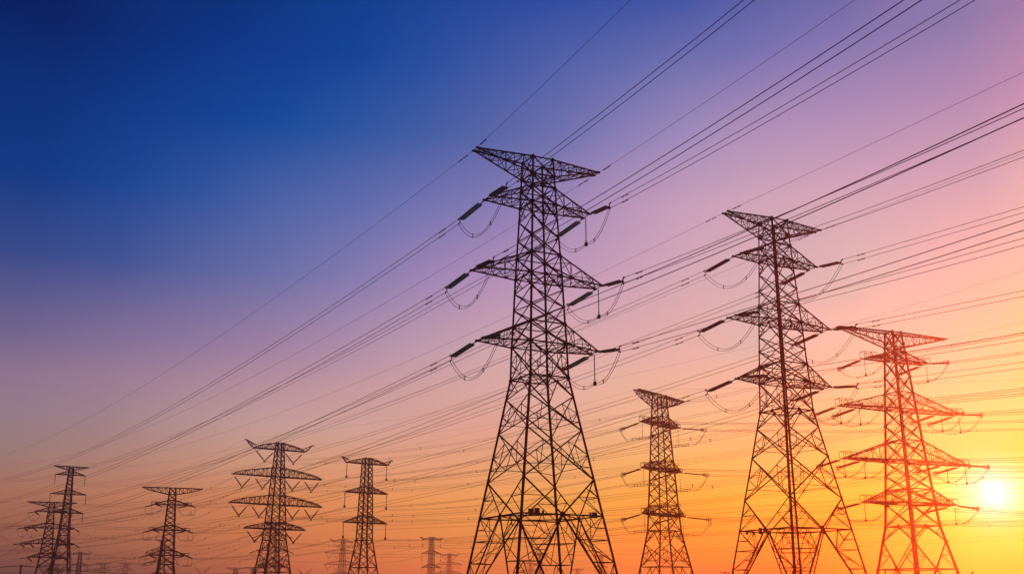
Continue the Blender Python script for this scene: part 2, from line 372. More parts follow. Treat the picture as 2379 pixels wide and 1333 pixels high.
    def arm(s, side, zflat, zslant, L, wt, nseg, p=1.0, name="crossarm", tipbox=0, horn=None, wf=None):
        """flat chord pair at zflat out to the tip, slanting chord pair from the body at zslant; p < 1 arches the slanting chord"""
        B = MB(); cw = s.br * 1.15; fw = s.fine
        zf, zs = zflat + CAMZ, zslant + CAMZ
        wb, ws = s.w_at(min(zf, s.lv[0][0])), s.w_at(min(zs, s.lv[0][0]))
        if wf: wb = ws = wf
        def fl(u, e): return Vector((side * (wb + (L - wb) * u), e * (wb + (wt - wb) * u), zf))
        def slp(u, e):
            x = side * (ws + (L - ws) * u)
            return Vector((x, e * (ws + (wt - ws) * u), zf + (zs - zf) * (1 - u) ** p))
        us = [i / nseg for i in range(nseg + 1)]
        for e in (-1, 1):
            B.bar(fl(0, e), fl(1, e), cw, 'box')
            for u0, u1 in zip(us, us[1:]): B.bar(slp(u0, e), slp(u1, e), cw * .9)
            for i, (u0, u1) in enumerate(zip(us, us[1:])):
                if i: B.bar(fl(u0, e), slp(u0, e), fw)
                if u1 < .999: B.bar(slp(u0, e) if i % 2 == 0 else fl(u0, e), fl(u1, e) if i % 2 == 0 else slp(u1, e), fw)
        for i, (u0, u1) in enumerate(zip(us, us[1:])):
            B.bar(fl(u0, -1 if i % 2 else 1), fl(u1, 1 if i % 2 else -1), fw)
            B.bar(slp(u0, -1 if i % 2 else 1), slp(u1, 1 if i % 2 else -1), fw)
            if s.leg > .2: B.bar(fl(u0, 1 if i % 2 else -1), fl(u1, -1 if i % 2 else 1), fw * .8)
            B.bar(fl(u1, -1), fl(u1, 1), fw * 1.1); B.bar(slp(u1, -1), slp(u1, 1), fw)
        if s.leg > .2:
            for e in (-1, 1):
                B.box(fl(1, e) + Vector((-side * .1, e * .05, 0)), (.3, .12, .14))
        if tipbox:                        # small railed frame standing on the arm's end
            x0 = side * (L - 3.0); x1 = side * (L + 1.0); h = tipbox
            for e in (-1, 1):
                y = e * wt * .7
                B.bar((x0, y, zf + h), (x1, y, zf + h), fw); B.bar((x1, y, zf), (x1, y, zf + h), fw); B.bar((x0, y, zf), (x0, y, zf + h), fw)
                B.bar((x0, y, zf), (x1, y, zf), fw); B.bar(((x0 + x1) / 2, y, zf), ((x0 + x1) / 2, y, zf + h), fw)
                B.bar((x0, y, zf), ((x0 + x1) / 2, y, zf + h), fw)
            B.bar((x1, -wt * .7, zf + h), (x1, wt * .7, zf + h), fw)
        if horn:                          # earth-wire horn rising beyond the arm's end
            dx, dz = horn
            for e in (-1, 1):
                B.bar((side * (L - 1.2), e * wt, zf + 1.2), (side * (L + dx), 0, zf + dz), cw * .8)
                B.bar((side * (L + .2), e * wt, zf), (side * (L + dx), 0, zf + dz), cw * .8)
                for t in (.35, .68):
                    a_ = Vector((side * (L - 1.2), e * wt, zf + 1.2)).lerp(Vector((side * (L + dx), 0, zf + dz)), t)
                    b_ = Vector((side * (L + .2), e * wt, zf)).lerp(Vector((side * (L + dx), 0, zf + dz)), t - .15)
                    B.bar(a_, b_, fw)
            B.bar((side * (L + dx), 0, zf + dz), (side * (L + dx + .7), 0, zf + dz - .9), fw)
        return B.build(name, s.m, s.root)
    def finish(s):
        s.br_mb.build("bracing", s.m, s.root)

# ------------------------------------------------------------------ insulators (built once per kind, along +x)
def disc_prof(x0, x1, r, pitch, core=.05):
    pr = [(x0 - .08, .04)]; x = x0
    while x < x1:
        pr += [(x, core), (x + pitch * .30, r), (x + pitch * .55, r * .95), (x + pitch * .8, core)]; x += pitch
    return pr + [(x1 + .05, .04)]
def make_strain(L, m, rdisc, gap, pitch, yoke_h, near=True, rings=False):
    root = None
    b = MB()
    for e in (-1, 1): b.lathe((0, e * gap / 2, 0), (1, 0, 0), disc_prof(1.25, L - .95, rdisc, pitch), 8 if near else 5)
    root = b.build("insulator_string", m)
    k = MB()
    k.bar((0, 0, 0), (.75, 0, 0), .09); k.box((.35, 0, 0), (.14, .1, .05))
    k.bar((.75, 0, 0), (1.2, -gap / 2, 0), .07); k.bar((.75, 0, 0), (1.2, gap / 2, 0), .07); k.bar((1.15, -gap / 2, 0), (1.15, gap / 2, 0), .07)
    o = k.build("link", STEEL, root)
    y = MB()
    y.bar((L - .95, -gap / 2, 0), (L - .95, gap / 2, 0), .08); y.bar((L - .95, -gap / 2, 0), (L - .45, 0, 0), .07); y.bar((L - .95, gap / 2, 0), (L - .45, 0, 0), .07)
    y.bar((L - .45, 0, -yoke_h / 2), (L - .45, 0, yoke_h / 2), .08)
    for e in (-1, 1): y.bar((L - .45, 0, e * yoke_h / 2), (L, 0, e * yoke_h / 2), .09); y.box((L - .1, 0, e * yoke_h / 2), (.12, .05, .12))
    y.build("yoke_plate", STEEL, root)
    if rings:
        r_ = MB()
        for e in (-1, 1):
            r_.ring((L - 1.1, e * gap / 2, 0), (0, 1, 0) if rings == 2 else (1, .25, 0), .5, .06)
        r_.ring((L - .3, 0, 0), (0, 1, 0), .65, .06)
        r_.build("corona_ring", STEEL, root)
    return root
def aim(o, p, d, py=None):
    o.location = p; o.rotation_mode = 'QUATERNION'; d = Vector(d).normalized()
    z = Vector((0, 0, 1)); y = z.cross(d).normalized(); z = d.cross(y)
    from mathutils import Matrix
    M_ = Matrix((d, y, z)).transposed(); o.rotation_quaternion = M_.to_quaternion()
_protos = {}
def strain(pyl, kind, p_local, d_local):
    """hang a tension string on the pylon: p_local (z above camera), d_local unit direction; returns nothing"""
    if kind not in _protos:
        a = dict(green=(7.3, GLASS, .2, .54, .19, .8, True, 0), olive=(7.3, OLIVE, .2, .54, .19, .8, True, 0),
                 brown=(9.0, BROWN, .2, .9, .3, .45, True, 2), grey=(8.5, STEEL, .19, .6, .3, .45, False, 2), far=(7.5, STEEL, .3, .75, .6, .5, False, 0))[kind]
        o = make_strain(*a); _protos[kind] = o; o.parent = pyl.root; r = o
    else: r = child_copy(_protos[kind], pyl.root)
    r.parent = pyl.root
    aim(r, (p_local[0], p_local[1], p_local[2] + CAMZ), d_local)

# ------------------------------------------------------------------ wires
def parabola(P, az_deg, s0, c, t1, n=48, t0=0):
    a = math.radians(az_deg); d = Vector((math.cos(a), math.sin(a), 0))
    out = []
    for i in range(n + 1):
        t = t0 + (t1 - t0) * i / n
        out.append(P + d * t + Vector((0, 0, s0 * t + c * t * t)))
    return out
def span(P, Q, c, n=36):
    L2 = (Q.xy - P.xy).length; out = []
    for i in range(n + 1):
        u = i / n; p = P.lerp(Q, u); p.z -= c * L2 * L2 * u * (1 - u); out.append(p)
    return out
def bundle(paths_center, offs, dia, label, group, spacer=None, damper=(), cat="power line", name="conductor_bundle"):
    """one phase: sub-conductors as children; offs: (sideways, up) offsets"""
    pts = paths_center; o0 = pts[0]
    root = tag(empty(name, o0), label, cat, group)
    hd = (pts[-1] - pts[0]); hd.z = 0; hd.normalize(); sd = Vector((0, 0, 1)).cross(hd)
    src = None
    for a, u in offs:
        off = sd * a + Vector((0, 0, u))
        if src is None:
            b = MB(); b.path([p - o0 for p in pts], dia, 4); src = b.build("wire", WIRE, root); src.location = off
        else:
            c = src.copy(); COL.objects.link(c); c.parent = root; c.location = off
    cum = [0]
    for p, q in zip(pts, pts[1:]): cum.append(cum[-1] + (q - p).length)
    def at(d):
        for i in range(len(pts) - 1):
            if cum[i + 1] >= d:
                return pts[i].lerp(pts[i + 1], (d - cum[i]) / (cum[i + 1] - cum[i])), (pts[i + 1] - pts[i]).normalized()
        return pts[-1], (pts[-1] - pts[-2]).normalized()
    if spacer:
        step, kind, size, start = spacer; d = start; sp = None
        while d < cum[-1] - 5:
            p, t = at(d)
            b = MB(); q = p - o0
            if kind == 'ring':
                ps = [sd * a * 1.5 + Vector((0, 0, u * 1.5)) for a, u in ((-size, 0), (-size * .55, size), (size * .55, size), (size, 0), (size * .55, -size), (-size * .55, -size), (-size, 0))]
                b.path(ps, .07, 4, False)
            else:
                b.bar(Vector((0, 0, -size)), Vector((0, 0, size)), .1)
                for e in (-1, 1): b.box((0, 0, e * size), (.16, .16, .09), (t, t.cross(Vector((0, 0, 1))).normalized(), Vector((0, 0, 1))))
            if sp is None: sp = b.build("spacer", WIRE, root); sp.location = q
            else:
                c = sp.copy(); COL.objects.link(c); c.parent = root; c.location = q
            d += step
    for d in damper:
        p, t = at(d)
        for a, u in offs:
            q = p - o0 + sd * a + Vector((0, 0, u - .12))
            b = MB(); b.bar(q - t * .28, q + t * .28, .035); b.box(q - t * .26, (.1, .05, .06), (t, t.cross(Vector((0, 0, 1))).normalized(), Vector((0, 0, 1))))
            b.box(q + t * .26, (.1, .05, .06), (t, t.cross(Vector((0, 0, 1))).normalized(), Vector((0, 0, 1)))); b.bar(q, q + Vector((0, 0, .12)), .05)
            b.build("damper", WIRE, root)
    return root
def single(pts, dia, label, group, name="earth_wire", damper=()):
    b = MB(); o0 = pts[0]; b.path([p - o0 for p in pts], dia, 4)
    if not damper:
        o = b.build(name, WIRE); o.location = o0
        return tag(o, label, "earth wire", group)
    root = tag(empty(name, o0), label, "earth wire", group); b.build("wire", WIRE, root)
    for d in damper:
        p0, p1 = pts[0], pts[1]; L_ = (p1 - p0).length; t = (p1 - p0).normalized(); q = p0 + t * d - o0
        k = MB(); k.bar(q - t * .3, q + t * .3, .04); k.box(q - t * .3 - Vector((0, 0, .06)), (.13, .06, .08)); k.box(q + t * .3 - Vector((0, 0, .06)), (.13, .06, .08))
        k.build("damper", WIRE, root)
    return root

def jumper(pyl, A_, B_, sag, offs_z, dia=.07, weight=None, nsp=2, quad=False):
    """loop of slack conductor between the two tension strings of a phase, in the pylon's local space (z above camera)"""
    A_ = Vector(A_) + Vector((0, 0, CAMZ)); B_ = Vector(B_) + Vector((0, 0, CAMZ))
    mb = MB(); mid = None
    def loop(p, q, sg, n=14):
        return [p.lerp(q, i / n) - Vector((0, 0, 4 * sg * (i / n) * (1 - i / n))) for i in range(n + 1)]
    offs = [(0, .4), (0, -.4)] if not quad else [(-.22, .22), (.22, .22), (.22, -.22), (-.22, -.22)]
    sps = []
    for i, (a, u) in enumerate(offs):
        k = .45
        da = Vector((a, 0, u))
        if weight is None:
            pts = loop(A_ + da, B_ + da, sag, 22)
            # pair closes up along the loop
            for j in range(len(pts)):
                t = j / (len(pts) - 1); pts[j] = pts[j] - da * (1 - abs(2 * t - 1)) * .7
            mb.path(pts, dia, 4)
        else:
            wpt = Vector(weight[:3]) + Vector((0, 0, CAMZ)); db = Vector((a * .5, 0, u * .25))
            pts = loop(A_ + da, wpt + db, sag, 12)[:-1] + loop(wpt + db, B_ + da, sag, 12); mb.path(pts, dia, 4)
        if i == 0: ref = pts
        elif i == 1 or (quad and i == 2):
            for t in range(1, nsp + 1):
                j = int(len(pts) * t / (nsp + 1)); sp = MB(); sp.bar(ref[j], pts[j], .07); sp.box(ref[j], (.1, .06, .06)); sp.box(pts[j], (.1, .06, .06)); sps.append(sp)
    o = mb.build("jumper_loop", WIRE, pyl.root)
    for sp in sps: sp.build("spacer", WIRE, o)
    if weight is not None:
        h = MB(); wpt = Vector(weight[:3]) + Vector((0, 0, CAMZ)); tp = Vector((weight[0], weight[1], weight[3] + CAMZ)) if len(weight) > 3 else wpt + Vector((0, 0, 4))
        Ls = (tp - wpt).length
        h.lathe(tp, wpt - tp, disc_prof(.3, Ls - .5, .09, .22, .045), 6)
        ob = h.build("hanger_string", STEEL, pyl.root)
        h2 = MB(); h2.lathe(wpt + Vector((0, 0, .35)), (0, 0, -1), [(0, .1), (.15, .24), (.6, .26), (.7, .12)], 8); h2.bar(wpt + Vector((-.3, 0, .5)), wpt + Vector((.3, 0, .5)), .05)
        h2.build("weight", STEEL, ob)

# ------------------------------------------------------------------ the two great tension pylons
LV_A = [(63.5, 1.67), (60.8, 1.78), (58.9, 1.86), (56.3, 1.96), (54.1, 2.05), (51.2, 2.19), (48.5, 2.31), (45.35, 2.46), (43.2, 2.54), (40.7, 2.63),
        (38.2, 2.72), (35.25, 2.86), (30.45, 2.99), (27.7, 3.45), (22.95, 4.23), (16.2, 5.35), (11.37, 6.14), (-1.7, 8.31)]
PAN_A = [(63.5, 60.8, 'X', 1), (60.8, 58.9, 'X', 1), (58.9, 56.3, 'X', 1), (56.3, 54.1, 'A', 1), (54.1, 51.2, 'X', 1), (51.2, 48.5, 'X', 1),
         (48.5, 45.35, 'X', 1), (45.35, 43.2, 'A', 1), (43.2, 40.7, 'X', 1), (40.7, 38.2, 'X', 1), (38.2, 35.25, 'X', 1),
         (35.25, 30.45, 'XR', 1), (30.45, 27.7, 'A', 1), (27.7, 22.95, 'XR', 1), (22.95, 16.2, 'XR', 1), (16.2, 11.37, 'V', 1)]
ARM_A = {'1': (56.3, 58.9, 8.35), '2': (45.35, 48.5, 10.3), '3': (35.25, 38.2, 9.35)}
def big_pylon(X, Y, psi, label, lw=None):
    p = Pylon(X, Y, psi, label, "tall tension pylons", leg=.30, br=.155, fine=.08)
    p.leg_w = lw or (1, 1, 1, 1)
    p.body(LV_A, PAN_A, horiz=(63.5, 60.8, 58.9, 56.3, 48.5, 45.35, 38.2, 35.25, 30.45), plan=(60.8, 56.3, 45.35, 35.25, 30.45), foot=11.37, plate=.34)
    for s in (-1, 1):
        p.arm(s, 63.5, 60.8, 10.3, .62, 6, name="earth_wire_arm")
        for k, (zf, zs, L) in ARM_A.items(): p.arm(s, zf, zs, L, .97, 4)
    p.finish()
    return p
OFF2 = [(0, .4), (0, -.4)]
LEVEL = {'1': 'top', '2': 'middle', '3': 'lowest'}
def tension_lines(p, kind, az_far, az_near, far_sc, near_sc, desc, t_far, t_near, wd, far_targets=None, hang=True, grp=None):
    psi_d = math.degrees(p.psi); Li = 7.3; si = -.15
    grp = grp or desc
    for s in (-1, 1):
        sd = 'left' if s < 0 else 'right'
        # earth wires
        for l, az, sc_, T, dn in ((1, az_far, far_sc['e'], t_far, 'distant'), (-1, az_near, near_sc['e'], t_near, 'overhead')):
            P0 = p.W(s * 10.35, l * .6, 63.5)
            if l > 0 and far_targets: pts = span(P0, far_targets[('e', s)], sc_[1])
            else: pts = parabola(P0, az, sc_[0], sc_[1], T)
            single(pts, wd * .62, f"thin earth wire on the {sd} peak arm of the {desc}, {dn} span", f"earth wires of the {desc}", damper=(2.2, 3.6))
        for k, (zf, zs, L) in ARM_A.items():
            ends = {}
            for l, az in ((1, az_far), (-1, az_near)):
                ld = math.radians(az - psi_d); d = Vector((math.cos(ld), math.sin(ld), si)); d.normalize()
                q = Vector((s * L, l * .97, zf - .1)); strain(p, kind, q, d); ends[l] = q + d * Li
                P0 = p.W(*ends[l]); sc_ = (far_sc if l > 0 else near_sc).get((s, k)) or (far_sc if l > 0 else near_sc)['p']
                dn = 'distant' if l > 0 else 'overhead'
                if l > 0 and far_targets: pts = span(P0, far_targets[(k, s)], sc_[1])
                else: pts = parabola(P0, az, sc_[0], sc_[1], t_far if l > 0 else t_near)
                bundle(pts, OFF2, wd, f"conductor pair on the {LEVEL[k]} {sd} arm of the {desc}, {dn} span", f"conductor pairs of the {desc}", damper=(4.2, 5.3))
            if s > 0 and hang: jumper(p, ends[-1], ends[1], 1.5, 0, weight=(s * (L - .35), -.3, zf - 4.6, zf - .1))
            else: jumper(p, ends[-1], ends[1], 4.4, 0)

A = big_pylon(3.84, 150, 27.3, "tallest black lattice tension pylon at the centre, green insulators on six arms")
B = big_pylon(45.14, 176.5, 28.03, "dark brown lattice tension pylon with olive insulators, next to the orange pylon", lw=(1.35, .85, 1.1, .8))
tension_lines(A, 'green', 123.85, -69.9, {'e': (-.076, .00018), 'p': (-.072, .000175), (-1, '1'): (-.084, .000196)},
              {'e': (-.0955, .00019), 'p': (-.1145, .00033), (1, '3'): (-.094, .00018), (1, '1'): (-.1127, .000298)}, "tallest centre pylon", 520, 330, .075)

# sign plates on the frame above the splayed legs
def plates(p, lst):
    zc = 11.37; w_ = 6.14
    for (x, y, hw, hh, dz, m, circ, lab) in lst:
        b = MB(); b.box((x, y, zc + CAMZ + dz), (hw, .03, hh)); o = b.build("sign_plate", m, p.root); o["label"] = lab
        if circ:
            c = MB(); c.ring((x, y - .05, zc + CAMZ + dz), (0, 1, 0), hh * .55, .035, 16); c.build("sign_ring", DARKRED, o)
            c = MB(); c.bar((x, y - .045, zc + CAMZ + dz - .22), (x, y - .045, zc + CAMZ + dz + .22), .07); c.build("sign_stroke", DARKRED, o)
plates(A, [(-6.14 + 1.35, -6.3, .42, .40, .18, RED, 0, "plain dark red plate"), (-6.14 + 2.2, -6.34, .38, .52, .18, RED, 1, "red plate with a dark ring"), (-6.14 + 3.1, -6.3, .17, .3, .12, GREY, 0, "small grey plate"),
           (6.14 - 1.35, -6.3, .4, .38, .05, BLUE, 0, "blue square plate"), (6.14 - 2.0, -6.3, .15, .3, .1, RED, 0, "small red plate")])
plates(B, [(-5.6, 5.0, .2, .2, -.35, DARKRED, 0, "small dark plate hanging below the frame"), (-5.2, 3.9, .17, .3, -.4, DARKRED, 0, "narrow dark plate below the frame"), (-4.6, 2.9, .32, .5, -.05, DARKRED, 0, "upright dark plate")])

# ------------------------------------------------------------------ orange four-circuit pylon by the sun
LV_C = [(69.35, 1.45), (65.4, 1.7), (63.9, 1.8), (61.75, 1.93), (57.4, 2.2), (53.1, 2.45), (48.7, 2.72), (44.6, 2.95), (40.5, 3.18), (35.3, 3.52), (31.7, 3.75), (28.1, 3.99), (24.7, 4.2), (19, 4.6), (15.3, 5.3), (8.5, 6.55), (-1.7, 8.5)]
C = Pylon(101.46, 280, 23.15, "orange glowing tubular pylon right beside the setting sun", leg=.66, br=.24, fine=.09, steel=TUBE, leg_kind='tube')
C.body(LV_C, [(69.35, 65.4, 'X', 1), (65.4, 63.9, 'X', 1), (63.9, 61.75, 'X', 1), (61.75, 53.1, 'X', 2), (53.1, 48.7, 'X', 1), (48.7, 40.5, 'X', 2), (40.5, 35.3, 'X', 1),
              (35.3, 28.1, 'X', 2), (28.1, 24.7, 'X', 1), (24.7, 19, 'X', 1), (19, 15.3, 'A', 1), (15.3, 8.5, 'V', 1), (8.5, -1.7, 'A', 1)],
       horiz=(69.35, 65.4, 63.9, 61.75, 53.1, 48.7, 40.5, 35.3, 28.1, 24.7, 19, 8.5), plan=(61.75, 48.7, 35.3, 24.7, 19), plate=.5)
ARM_C = [(61.75, 63.9, 10.0, 'top', (10.0,)), (48.7, 53.1, 19.4, 'second', (19.4, 13.2)), (35.3, 40.5, 19.5, 'third', (19.5, 13.2)), (24.7, 28.1, 14.3, 'fourth', (14.3,))]
for s in (-1, 1):
    C.arm(s, 69.35, 65.4, 18.2, .5, 8, name="earth_wire_arm")
    for (zf, zs, L, nm, at_) in ARM_C: C.arm(s, zf, zs, L, 1.2, 5 if L < 12 else 7, tipbox=1.6)
C.finish()
OFF4 = [(-.22, .22), (.22, .22), (.22, -.22), (-.22, -.22)]
WHICH = {0: 'outer', 1: 'inner'}
C_ends = {}
for s in (-1, 1):
    sd = 'left' if s < 0 else 'right'
    for (zf, zs, L, nm, at_) in ARM_C:
        for j, a in enumerate(at_):
            e_ = {}
            for l, az_, si in ((1, 118, -.12), (-1, -78, -.17)):
                ld = math.radians(az_) - C.psi; d = Vector((math.cos(ld), math.sin(ld), si)).normalized()
                q = Vector((s * a, l * 1.2, zf - .15)); strain(C, 'brown', q, d); e_[l] = q + d * 9.0
            C_ends[(nm, s, j)] = C.W(*e_[1])
            jumper(C, e_[-1], e_[1], 1.3, 0, dia=.05, weight=(s * (a + .4), 0, zf - 4.6, zf - .1), quad=True)
            nl = f"{nm} {sd} arm" + (f", {WHICH[j]} position" if len(at_) > 1 else "")
            bundle(parabola(C.W(*e_[-1]), -76, -.14, .00035, 300), OFF4, .062, f"four-wire bundle from the orange pylon's {nl}, towards the camera", "conductor bundles passing over from the orange pylon", spacer=(52, 'ring', .3, 26))
    single(parabola(C.W(s * 18.2, 0, 69.35), -76, -.10, .00028, 300), .05, f"thin earth wire from the {sd} peak of the orange pylon, near span", "earth wires of the orange pylon")

# ------------------------------------------------------------------ slim tension pylon between the big ones
LV_D = [(61.9, 1.5), (58.5, 1.72), (55.2, 1.9), (52.85, 2.0), (41.6, 2.55), (39.1, 2.68), (28.5, 3.2), (25.75, 3.35), (21.05, 3.6), (17.2, 4.25), (10.7, 5.4), (-1.7, 7.6)]
PAN_D = [(61.9, 58.5, 'X', 1), (58.5, 55.2, 'X', 1), (55.2, 52.85, 'X', 1), (52.85, 41.6, 'X', 4), (41.6, 39.1, 'X', 1), (39.1, 28.5, 'X', 3), (28.5, 25.75, 'X', 1), (25.75, 21.05, 'X', 1), (21.05, 17.2, 'A', 1), (17.2, 10.7, 'XR', 1), (10.7, -1.7, 'A', 1)]
ARM_D = [(52.85, 55.2, 9.6, 'top'), (39.1, 41.6, 9.6, 'middle'), (25.75, 28.5, 10.2, 'lowest')]
def slim_pylon(X, Y, psi, label, thick=1.0, earth=13.0):
    p = Pylon(X, Y, psi, label, leg=.44 * thick, br=.19 * thick, fine=.11 * thick)
    p.body(LV_D, PAN_D, horiz=(61.9, 58.5, 55.2, 52.85, 41.6, 39.1, 28.5, 25.75, 21.05, 10.7), plan=(52.85, 39.1, 25.75), plate=.3)
    for s in (-1, 1):
        p.arm(s, 61.9, 58.3, earth, 1.0, 7, p=.7, name="earth_wire_arm")
        for (zf, zs, L, nm) in ARM_D: p.arm(s, zf, zs, L, 1.3, 4, tipbox=1.3)
    p.finish(); return p
D = slim_pylon(45.47, 330, 51.25, "slim black pylon standing between the tallest pylon and the brown one")
def slim_lines(p, az_f, az_n, kind, Li, sif, sin_):
    ends = {}
    for s in (-1, 1):
        for (zf, zs, L, nm) in ARM_D:
            e_ = {}
            for l, az_, si in ((1, az_f, sif), (-1, az_n, sin_)):
                ld = math.radians(az_) - p.psi; d = Vector((math.cos(ld), math.sin(ld), si)).normalized()
                q = Vector((s * (L - .8), l * 1.3, zf - .1)); strain(p, kind, q, d); e_[l] = q + d * Li; ends[(nm, s, l)] = p.W(*e_[l])
            # rigid tubular jumper hung below the arm
            z0 = zf - 5.3; b = MB(); x = s * (L + .9)
            tube_d = (e_[-1] - e_[1]); tube_d.z = 0; tube_d.normalize(); c_ = Vector((x, 0, z0 + CAMZ)); hl = 3.6
            for dy in (-.22, .22): b.bar(c_ - tube_d * hl + Vector((0, 0, dy)), c_ + tube_d * hl + Vector((0, 0, dy)), .12, 'tube')
            for i in range(7):
                q = c_ + tube_d * (hl * (i - 3) / 3.3); b.bar(q + Vector((0, 0, -.5)), q + Vector((0, 0, .5)), .1)
            o = b.build("tube_jumper", STEEL, p.root)
            h = MB(); h.lathe((x, 0, zf + CAMZ), (0, 0, -1), disc_prof(.3, 4.4, .08, .25, .035), 5); h.ring((x, 0, zf + CAMZ - 4.7), (0, 0, 1), .35, .03, 10); h.build("hanger_string", STEEL, p.root)
            m2 = MB()
            for l in (-1, 1):
                q0 = e_[l] + Vector((0, 0, CAMZ)); q1 = c_ + tube_d * (hl * (-l))
                for a, u in OFF4:
                    pts = []
                    for i in range(13):
                        t = i / 12; p_ = q0.lerp(q1, t) + Vector((a, 0, u)) * (1 - t * .5); p_.z = q0.z + u + (q1.z - q0.z) * (1 - (1 - t) ** 2.2) - .9 * 4 * t * (1 - t) * .5; pts.append(p_)
                    m2.path(pts, .055, 4)
            m2.build("jumper_loop", WIRE, p.root)
    return ends
D_ends = slim_lines(D, 134, -22, 'grey', 8.5, -.17, -.13)
for s in (-1, 1):
    sd = 'left' if s < 0 else 'right'
    for (zf, zs, L, nm) in ARM_D:
        bundle(parabola(D_ends[(nm, s, -1)], -14, -.055, .00022, 330), OFF4, .06, f"four-wire bundle from the slim centre pylon's {nm} {sd} arm towards the sun", "bundles from the slim pylon to the sun side", spacer=(48, 'ring', .3, 30))
    single(parabola(D.W(s * 13, 0, 61.9), -14, -.04, .00018, 330), .04, f"earth wire from the slim centre pylon's {sd} peak towards the sun", "earth wires of the slim pylon")

# ------------------------------------------------------------------ four-circuit suspension pylon with V strings
LV_E = [(71.6, 1.35), (68.5, 1.5), (60.2, 2.0), (56.2, 2.23), (47.8, 2.72), (43.6, 2.96), (35.6, 3.4), (32.8, 3.56), (27.9, 3.95), (22.0, 4.8), (14, 5.95), (7.5, 6.9), (-1.7, 8.3)]
PAN_E = [(71.6, 68.5, 'X', 1), (68.5, 60.2, 'X', 2), (60.2, 56.2, 'X', 1), (56.2, 47.8, 'X', 2), (47.8, 43.6, 'X', 1), (43.6, 35.6, 'X', 2), (35.6, 32.8, 'X', 1), (32.8, 27.9, 'X', 1), (27.9, 22, 'A', 1), (22, 14, 'XR', 1), (14, 7.5, 'V', 1), (7.5, -1.7, 'A', 1)]
ARM_E = [(68.5, 71.6, 12.8, 'top', ((1.6, 12.6),)), (56.2, 60.2, 21.9, 'second', ((2.6, 12.0), (12.2, 21.7))), (43.6, 47.8, 22.4, 'third', ((3.6, 12.6), (12.9, 22.2))), (32.8, 35.6, 14.6, 'fourth', ((4.2, 14.4),))]
def vstring(p, x0, x1, z, drop, far=False):
    B = MB(); xm = (x0 + x1) / 2; zb = z - drop
    tip_ = Vector((xm, 0, zb + CAMZ)); K = MB()
    for x in (x0, x1):
        t0 = Vector((x, 0, z + CAMZ)); d = (tip_ - t0); L = d.length; d.normalize()
        if far: B.bar(t0.lerp(tip_, .12), tip_, .3)
        else: B.lathe(t0, d, disc_prof(L * .28, L - .35, .32, .45, .18), 6)
        K.bar(t0, t0.lerp(tip_, .3), .09)
    o = B.build("insulator_string", STEEL, p.root)
    K.box(tip_ - Vector((0, 0, .25)), (.38, .3, .28)); K.build("clamp", STEEL, o)
    return p.W(xm, 0, zb - .4)
def quad_pylon(X, Y, psi, label, detail=1, dz=0, sc=1.0):
    p = Pylon(X, Y, psi, label, leg=.62 if detail else .5, br=.27, fine=.17)
    zz = lambda z: (z + CAMZ) * sc - CAMZ
    p.body([(zz(z), w_ * sc) for z, w_ in LV_E], [(zz(a), zz(b), t if detail or t != 'XR' else 'X', n_) for a, b, t, n_ in PAN_E], horiz=tuple(zz(v) for v in (71.6, 68.5, 60.2, 56.2, 47.8, 43.6, 35.6, 32.8, 27.9, 14)), plan=(), plate=.3 if detail else 0)
    bot = {}
    for s in (-1, 1):
        for (zf, zs, L, nm, vs) in ARM_E:
            p.arm(s, zz(zf), zz(zs), L * sc, .9 * sc, (6 if L < 15 else 9) if detail else 4, p=.62, horn=(4.0 * sc, 3.6 * sc) if nm == 'top' else None)
            for j, (a, b) in enumerate(vs): bot[(nm, s, len(vs) - 1 - j)] = vstring(p, s * a * sc, s * b * sc, zz(zf), 5.6 * sc, not detail)
    p.finish(); return p, bot
Ep, E_bot = quad_pylon(-107.2, 500, 35.9, "black four-armed pylon with V-shaped insulators hung under arched crossarms")
QL = {}
for (nm, s, j), q in E_bot.items():
    sd = 'left' if s < 0 else 'right'; two = nm in ('second', 'third'); nl = f"{nm} {sd} arm" + (f", {WHICH[j]} position" if two else "")
    bundle(span(C_ends[(nm, s, j)], q, .00022), [(0, .3), (0, -.3)], .075, f"pair joining the orange pylon and the V-string pylon, {nl}", "conductor pairs between the orange pylon and the V-string pylon", spacer=(46, 'x', .3, 40))
for s in (-1, 1):
    sd = 'left' if s < 0 else 'right'
    single(span(C.W(s * 18.2, 0, 69.35), Ep.W(s * 16.8, 0, 72.1), .00016), .04, f"earth wire from the orange pylon's {sd} peak to the V-string pylon", "earth wires of the orange pylon")

